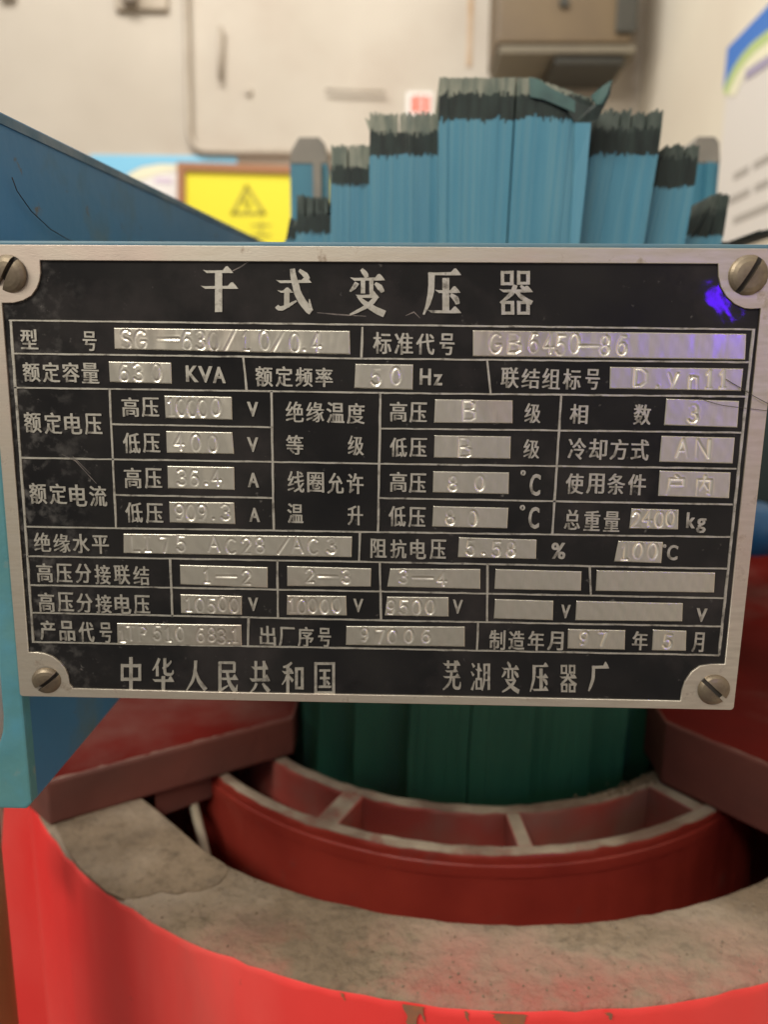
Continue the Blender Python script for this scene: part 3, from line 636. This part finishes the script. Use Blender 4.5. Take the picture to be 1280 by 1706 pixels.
def display(ch, px, py, wpx, hpx):
    V = []; Fc = []
    def tr(x, y): return pp(px+(x-30)/60*wpx, py+(y-38)/76*hpx)
    def slabf(quads, k):
        yf = YF-.00022-k*.000007; b = len(V); n = len(quads)
        for x, y in quads:
            X, Z = tr(x+random.uniform(-.35, .35), y+random.uniform(-.35, .35)); V.append((X, yf, Z))
        for i in range(n): X, _, Z = V[b+i]; V.append((X, YF+.0001, Z))
        Fc.append(tuple(range(b, b+n)))
        for i in range(n): Fc.append((b+i, b+n+i, b+n+(i+1) % n, b+(i+1) % n))
    for k, st in enumerate(G[ch]):
        if st[0] == 'h':
            _, x0, x1, y, t_, s = st
            if s: q = [(x0, y-t_*.6), (x0+7, y-t_*.4), (x1-17, y-t_*.5), (x1-12, y-t_*1.7), (x1-9, y-t_*1.8), (x1-4, y-t_*.7), (x1, y+t_*.45), (x1-14, y+t_*.5), (x0+7, y+t_*.5)]
            else: q = [(x0, y-t_/2), (x1, y-t_/2), (x1, y+t_/2), (x0, y+t_/2)]
            slabf(q, k)
        else:
            P = [Vector(p[:2]) for p in st[1]]; W_ = [p[2]/2 for p in st[1]]
            # resample smooth
            if len(P) > 2:
                Q = []; U = []
                for i in range(len(P)-1):
                    a = P[max(i-1, 0)]; b = P[i]; c = P[i+1]; d = P[min(i+2, len(P)-1)]
                    for m in range(3):
                        t = m/3; Q.append(.5*((2*b)+(c-a)*t+(2*a-5*b+4*c-d)*t*t+(3*b-a-3*c+d)*t**3)); U.append(W_[i]*(1-t)+W_[i+1]*t)
                Q.append(P[-1]); U.append(W_[-1]); P, W_ = Q, U
            Lf = []; Rg = []
            for i, p in enumerate(P):
                t = (P[min(i+1, len(P)-1)]-P[max(i-1, 0)]).normalized(); nn = Vector((-t.y, t.x)); Lf.append(p+nn*W_[i]); Rg.append(p-nn*W_[i])
            slabf([tuple(v) for v in Lf]+[tuple(v) for v in reversed(Rg)], k)
    me = bpy.data.meshes.new('character'); me.from_pydata(V, [], Fc)
    bm = bmesh.new(); bm.from_mesh(me); bmesh.ops.triangulate(bm, faces=[f for f in bm.faces if len(f.verts) > 4]); bmesh.ops.recalc_face_normals(bm, faces=bm.faces); bm.to_mesh(me); bm.free()
    link('character', me, ETCH, npl)
for ch, x, y, ww, hh in (('干', 365, 483, 61, 74), ('式', 490, 485, 61, 74), ('变', 612, 486, 60, 75), ('压', 737, 487, 62, 75), ('器', 861, 487, 58, 76),
    ('中', 218, 1122, 35, 54), ('华', 272, 1124, 36, 54), ('人', 327, 1126, 34, 50), ('民', 379, 1127, 36, 52), ('共', 433, 1128, 34, 53), ('和', 488, 1129, 36, 53), ('国', 541, 1130, 36, 54),
    ('芜', 753, 1125, 30, 48), ('湖', 801, 1127, 31, 48), ('变', 851, 1128, 29, 49), ('压', 899, 1129, 30, 47), ('器', 948, 1130, 29, 47), ('厂', 998, 1128, 34, 46)):
    display(ch, x, y, ww, hh)

# ---- value panels with stamped characters (real dents in a fine grid)
def arc(cx, cy, rx, ry, a0, a1, n=10):
    return [(cx+rx*math.cos(math.radians(a0+(a1-a0)*i/n)), cy+ry*math.sin(math.radians(a0+(a1-a0)*i/n))) for i in range(n+1)]
D = {'0': [arc(.5, .5, .5, .5, 0, 360, 16)], '1': [[(.2, .8), (.5, 1), (.5, 0)], [(.2, 0), (.8, 0)]],
 '2': [arc(.5, .72, .45, .28, 170, -30, 8)+[(.05, 0), (.95, 0)]], '3': [arc(.45, .75, .45, .25, 150, -90, 8)+arc(.45, .26, .5, .26, 90, -150, 8)],
 '4': [[(.7, 0), (.7, 1), (0, .3), (1, .3)]], '5': [[(.9, 1), (.2, 1), (.12, .55)]+arc(.45, .32, .48, .32, 120, -150, 9)],
 '6': [arc(.5, .3, .45, .3, 0, 360, 12), [(.05, .3), (.12, .65), (.4, .97), (.8, .95)]], '7': [[(.05, 1), (.95, 1), (.4, 0)]],
 '8': [arc(.5, .74, .38, .26, 0, 360, 12), arc(.5, .25, .46, .25, 0, 360, 12)], '9': [arc(.5, .7, .45, .3, 0, 360, 12), [(.95, .7), (.88, .35), (.6, .03), (.2, .05)]],
 '-': [[(-.3, .5), (1.3, .5)]], '/': [[(.0, -.05), (1.0, 1.05)]], '.': [[(.4, .03), (.6, .03)]], ',': [[(.5, .1), (.35, -.12)]],
 'A': [[(0, 0), (.5, 1), (1, 0)], [(.2, .35), (.8, .35)]], 'B': [[(0, 0), (0, 1), (.6, 1), (.85, .85), (.8, .62), (.5, .52), (0, .52)], [(.5, .52), (.95, .4), (.95, .12), (.6, 0), (0, 0)]],
 'C': [arc(.55, .5, .5, .5, 50, 310, 12)], 'D': [[(0, 0), (0, 1), (.5, 1), (.95, .75), (.95, .25), (.5, 0), (0, 0)]], 'G': [arc(.5, .5, .5, .5, 50, 340, 12)+[(.95, .42), (.55, .42)]],
 'L': [[(0, 1), (0, 0), (.9, 0)]], 'I': [[(.5, 0), (.5, 1)], [(.2, 1), (.8, 1)], [(.2, 0), (.8, 0)]], 'N': [[(0, 0), (0, 1), (1, 0), (1, 1)]],
 'S': [arc(.5, .75, .45, .25, 30, 270, 8)+arc(.5, .25, .45, .25, 90, -150, 8)], 'T': [[(0, 1), (1, 1)], [(.5, 1), (.5, 0)]], 'P': [[(0, 0), (0, 1), (.7, 1), (.95, .78), (.7, .5), (0, .5)]],
 'y': [[(0, .7), (.5, .1)], [(1, .7), (.3, -.3)]], 'n': [[(0, 0), (0, .65)], [(0, .5), (.3, .66), (.8, .6), (.9, 0)]],
 '户': [[(.45, 1), (.6, .9)], [(.15, .82), (.9, .82), (.9, .5), (.15, .5)], [(.15, .82), (.12, .3), (0, 0)]],
 '内': [[(.08, 0), (.08, .78), (.92, .78), (.92, .05), (.75, .08)], [(.5, 1), (.5, .6), (.25, .25)], [(.5, .6), (.75, .3)]]}
PN = [
 (((189, 546), (583, 551), (584, 591), (190, 582)), 'S210 G234 -280 6311 3334 0356 /384 1410 0441 /463 0491 .507 4526', 30),
 (((788, 550), (1245, 556), (1243, 600), (788, 594)), 'G826 B858 6890 4915 5935 0957 -983 81008 61037', 31),
 (((180, 602), (285, 604), (286, 640), (182, 637)), '6206 3231 0260', 28), (((592, 606), (689, 607), (688, 650), (590, 647)), '5627 0660', 27),
 (((1017, 611), (1240, 614), (1236, 652), (1016, 648)), 'D1069 ,1096 y1122 n1158 11183 11206', 29),
 (((273, 659), (386, 661), (387, 700), (275, 697)), '1285 0302 0320 0338 0359', 28), (((276, 718), (387, 720), (390, 757), (277, 755)), '4298 0326 0354', 28),
 (((278, 776), (390, 778), (391, 817), (279, 814)), '3303 6323 .343 4360', 27), (((281, 836), (390, 837), (392, 874), (282, 871)), '9299 0318 9336 .356 3376', 27),
 (((725, 665), (855, 667), (855, 706), (723, 705)), 'B783', 32), (((724, 725), (852, 727), (851, 765), (723, 763)), 'B776', 32),
 (((722, 785), (849, 787), (848, 824), (721, 821)), '8755 0800', 25), (((722, 843), (848, 846), (846, 881), (720, 878)), '8751 0788', 26),
 (((1111, 664), (1233, 668), (1230, 713), (1107, 709)), '31156', 29), (((1103, 726), (1226, 729), (1222, 773), (1099, 770)), 'A1138 N1172', 30),
 (((1100, 784), (1219, 787), (1216, 831), (1097, 827)), '户1127 内1174', 32), (((1053, 847), (1132, 849), (1131, 883), (1049, 881)), '21061 41080 01100 01119', 26),
 (((205, 889), (587, 894), (586, 929), (205, 922)), 'L226 I246 7275 5302 A356 C385 2411 8433 /472 A495 C522 3553', 27),
 (((765, 895), (895, 899), (894, 932), (763, 929)), '5785 .806 5828 8852', 26), (((1031, 901), (1106, 903), (1103, 939), (1024, 936)), '11042 01064 01088', 28),
 (((299, 941), (446, 945), (446, 980), (300, 974)), '1345 -377 2410', 24), (((478, 943), (619, 947), (618, 978), (478, 977)), '2516 -547 3578', 24),
 (((650, 947), (801, 948), (801, 982), (645, 978)), '3673 -704 4737', 24), (((826, 948), (970, 952), (969, 985), (824, 982)), '', 0),
 (((995, 950), (1193, 954), (1191, 988), (993, 985)), '', 0), (((300, 990), (403, 993), (403, 1025), (301, 1022)), '1315 0333 5352 0371 0390', 26),
 (((478, 992), (577, 993), (578, 1026), (477, 1025)), '1487 0503 0521 0541 0561', 26), (((645, 994), (748, 995), (748, 1028), (641, 1026)), '9652 5673 0694 0717', 26),
 (((825, 998), (923, 1001), (922, 1034), (823, 1031)), '', 0), (((961, 1001), (1139, 1005), (1138, 1036), (959, 1034)), '', 0),
 (((194, 1038), (402, 1041), (403, 1077), (195, 1073)), '1204 T218 P238 5262 1280 0300 6334 8352 3369 .381 1392', 26),
 (((577, 1043), (775, 1044), (775, 1078), (576, 1075)), '9607 7634 0654 0681 6710', 24), (((947, 1048), (1043, 1050), (1042, 1083), (946, 1081)), '9974 71005', 24),
 (((1089, 1049), (1145, 1051), (1144, 1085), (1087, 1084)), '51113', 24)]
U = .000152   # metres per photo pixel on the plate
for cs, txt, hh in PN:
    q = [Vector(pp(*c)) for c in cs]; wl = (q[1]-q[0]).length; hl = (q[3]-q[0]).length; st = .00011
    nx = int(wl/st); nz = int(hl/st); a, b = np.meshgrid(np.linspace(0, 1, nx+1), np.linspace(0, 1, nz+1))
    X = (1-b)*((1-a)*q[0].x+a*q[1].x)+b*((1-a)*q[3].x+a*q[2].x); Z = (1-b)*((1-a)*q[0].y+a*q[1].y)+b*((1-a)*q[3].y+a*q[2].y)
    ph = rng.uniform(0, 6.28, 8)
    Hh = 9e-6*np.sin(X*900+ph[0]+3*np.sin(Z*500+ph[1]))+6e-6*np.sin(X*1900+Z*1300+ph[2])+4e-6*np.sin(X*3100-Z*900+ph[3])
    Hh = Hh+1.2e-6*rng.normal(size=X.shape)
    Dp = np.zeros_like(X); Bg = np.zeros_like(X)
    for tok in txt.split():
        ch = tok[0]; px = int(tok[1:]); wch = {'-': 22, '/': 19, '.': 8, ',': 8, 'A': 19, 'C': 18, 'D': 20, 'B': 20, 'G': 19, 'N': 20, '户': 30, '内': 26, 'S': 16, 'L': 14, 'T': 14, 'P': 12, '1': 13}.get(ch, 15 if hh > 26 else 14)
        if len(txt.split()) > 9 and hh == 26: wch = min(wch, 13)
        t = (px-cs[0][0])/(cs[1][0]-cs[0][0]); cy = (cs[0][1]*(1-t)+cs[1][1]*t+cs[3][1]*(1-t)+cs[2][1]*t)/2+random.uniform(-2.2, 2.2)
        cx_, cz = pp(px, cy); gw = wch*U; gh = hh*U; dist = np.full_like(X, 1.0); sk = random.uniform(-.04, .04)
        sel = np.abs(X-cx_) < gw*.5+.0016
        xs = X[sel]; zs = Z[sel]; ds = np.full(xs.shape, 1.0)
        for pl in D[ch]:
            for (x0, y0), (x1, y1) in zip(pl[:-1], pl[1:]):
                ax, az = cx_+(x0-.5+sk*y0)*gw, cz+(y0-.5)*gh; bx_, bz = cx_+(x1-.5+sk*y1)*gw, cz+(y1-.5)*gh
                dx, dz = bx_-ax, bz-az; l2 = dx*dx+dz*dz+1e-14; tt = np.clip(((xs-ax)*dx+(zs-az)*dz)/l2, 0, 1)
                ds = np.minimum(ds, np.hypot(xs-ax-tt*dx, zs-az-tt*dz))
        g = np.array([random.gauss(0, 1), random.gauss(0, 1)]); g /= np.hypot(*g); uu = ((xs-cx_)/gw*g[0]+(zs-cz)/gh*g[1])
        press = np.clip(.68+uu*random.uniform(.3, 1.3), .22, 1.3)
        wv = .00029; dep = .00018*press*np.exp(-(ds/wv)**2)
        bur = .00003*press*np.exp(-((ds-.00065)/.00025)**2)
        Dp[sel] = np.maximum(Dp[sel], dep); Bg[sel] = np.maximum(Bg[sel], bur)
    Yv = YF-.00024+Hh+Dp-Bg
    # edges roll off
    ed = np.minimum(np.minimum(a*wl, (1-a)*wl), np.minimum(b*hl, (1-b)*hl)); Yv = Yv+.00030*np.exp(-(ed/.00009)**2)
    V = np.stack([X, Yv, Z], -1).reshape(-1, 3); idx = np.arange((nx+1)*(nz+1)).reshape(nz+1, nx+1)
    Fq = np.stack([idx[:-1, :-1], idx[1:, :-1], idx[1:, 1:], idx[:-1, 1:]], -1).reshape(-1, 4)
    me = bpy.data.meshes.new('value_panel'); me.vertices.add(len(V)); me.vertices.foreach_set('co', V.ravel()); nf = len(Fq)
    me.loops.add(nf*4); me.loops.foreach_set('vertex_index', Fq.ravel().astype(np.int32)); me.polygons.add(nf); me.polygons.foreach_set('loop_start', (np.arange(nf)*4).astype(np.int32)); me.polygons.foreach_set('loop_total', np.full(nf, 4, np.int32))
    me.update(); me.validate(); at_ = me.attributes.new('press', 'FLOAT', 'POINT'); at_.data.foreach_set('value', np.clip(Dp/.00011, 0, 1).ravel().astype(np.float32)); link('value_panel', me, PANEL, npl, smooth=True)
bpy.data.objects.remove(fo)

# ---- screws
def screw(px, py, rpx, ang, tilt=(0, 0), lab=None, sunk=0):
    x, z = pp(px, py); r = rpx*U
    t = bpy.data.objects.new('screw', None); COL.objects.link(t); t.location = (x, PY-.0001, z); t.parent = npl
    n = 40; V = []; Fc = []; prof = [(1.0, .0003), (1.0, -.0004), (.96, -.0007), (.85, -.00115), (.65, -.0015), (.42, -.0017), (.2, -.0018), (0.0001, -.00183)]
    sw = .13
    V = []; ca, sa = math.cos(ang), math.sin(ang)
    N_ = 44; g = {}
    # grid disc with slot cut in as depth
    for i in range(n):
        a = 2*math.pi*i/n
        for rr, d in prof: V.append((rr*r*math.cos(a), d, rr*r*math.sin(a)))
    k = len(prof)
    for i in range(n):
        for j in range(k-1): Fc.append((i*k+j, ((i+1) % n)*k+j, ((i+1) % n)*k+j+1, i*k+j+1))
    bm = bmesh.new(); vs = [bm.verts.new(v) for v in V]
    for f in Fc: bm.faces.new([vs[i] for i in f])
    bmesh.ops.remove_doubles(bm, verts=bm.verts, dist=1e-7)
    # cut the slot: bisect along both slot walls, push the strip inward
    nv = Vector((-sa, 0, ca))
    for s in (-1, 1):
        for e in (0, 1e-5):
            bmesh.ops.bisect_plane(bm, geom=bm.verts[:]+bm.edges[:]+bm.faces[:], plane_co=nv*(s*(sw*r+e)), plane_no=nv)
    for v in bm.verts:
        if abs(v.co.dot(nv)) <= sw*r+2e-6 and v.co.y < -.0003: v.co.y = min(v.co.y+.0011, -.0002)
    bmesh.ops.recalc_face_normals(bm, faces=bm.faces)
    me = bpy.data.meshes.new('screw_head'); bm.to_mesh(me); bm.free()
    o = link('screw_head', me, [BRASS, SLOT], t)
    for p in me.polygons: 
        c = p.center
        if abs(c.dot(nv)) <= sw*r*1.02 and p.normal.length: p.material_index = 1 if c.y > -.0009 else 0
    o.rotation_euler = (tilt[0], 0, tilt[1])
    w2 = lathe('washer_recess', [(r*1.16, 0), (r*1.16, .0001), (r*1.0, .00018)], 0, 0, SLOT, t, 32)
    w2.rotation_euler = (math.pi/2, 0, 0); w2.location = (0, .00004, 0)
    return t
screw(16, 457, 31, math.radians(55), (.10, -.2)); screw(1246, 459, 32, math.radians(60), (0, 0.0)); screw(79, 1133, 27, math.radians(38), (.22, .1)); screw(1189, 1148, 29, math.radians(-42), (.05, .05))
# hairs on the plate and on the blue side plate
def hair(pts, r, lab):
    P = [at(x, y, Y) for x, y, Y in pts]; o = tube('hair', bend([tuple(p) for p in P], .002, 4), r, HAIR, n=5); return tag(o, lab, 'hair')
yh = PY-.0004
hair([(1210, 632, yh), (1232, 645, yh), (1256, 660, yh-.0006), (1300, 683, yh-.001)], .00009, 'dark hair lying across the right edge of the nameplate, the upper one')
hair([(1165, 664, yh), (1200, 675, yh), (1240, 680, yh), (1292, 686, yh-.0005)], .00007, 'dark hair lying across the right edge of the nameplate, the lower one')
hp = [atX(x, y, XW+.0012) for x, y in ((20, 296), (28, 318), (52, 352), (84, 382), (116, 401), (140, 409))]
tag(tube('hair', hp, .00016, HAIR, n=5), 'long thin hair clinging to the blue side plate at the left', 'hair')
# scratches in the enamel
SCR = mat('scratch_metal', (.28, .24, .22), (.10, .09, .085), 300, .5, .4)
for pts in ([(102, 757), (125, 768), (145, 790), (160, 806)], [(528, 521), (560, 524), (610, 527)], [(380, 455), (402, 444), (418, 433)], [(676, 526), (690, 520), (700, 530)], [(120, 760), (135, 775), (150, 790)]):
    P = [pp(*p) for p in pts]; V = []
    for i, (x, z) in enumerate(P):
        h0 = .00007 if i in (0, len(P)-1) else .00018; V += [(x, YF-.00003, z+h0), (x, YF-.00003, z-h0)]
    mesh('scratch', V, [(2*i, 2*i+1, 2*i+3, 2*i+2) for i in range(len(P)-1)], SCR, npl)

# blue-violet indicator lamp behind the camera, mirrored in the plate
r_ = ray(1206, 508); P_ = Vector(r_*(PY/r_[1])); d_ = Vector((r_[0], -r_[1], r_[2])).normalized()
vl = area('violet_indicator_light', tuple(P_+d_*.55), tuple(P_), .009, .032, .075, (.10, .0, 1.0))
vl.rotation_euler.rotate_axis('Z', math.radians(38))
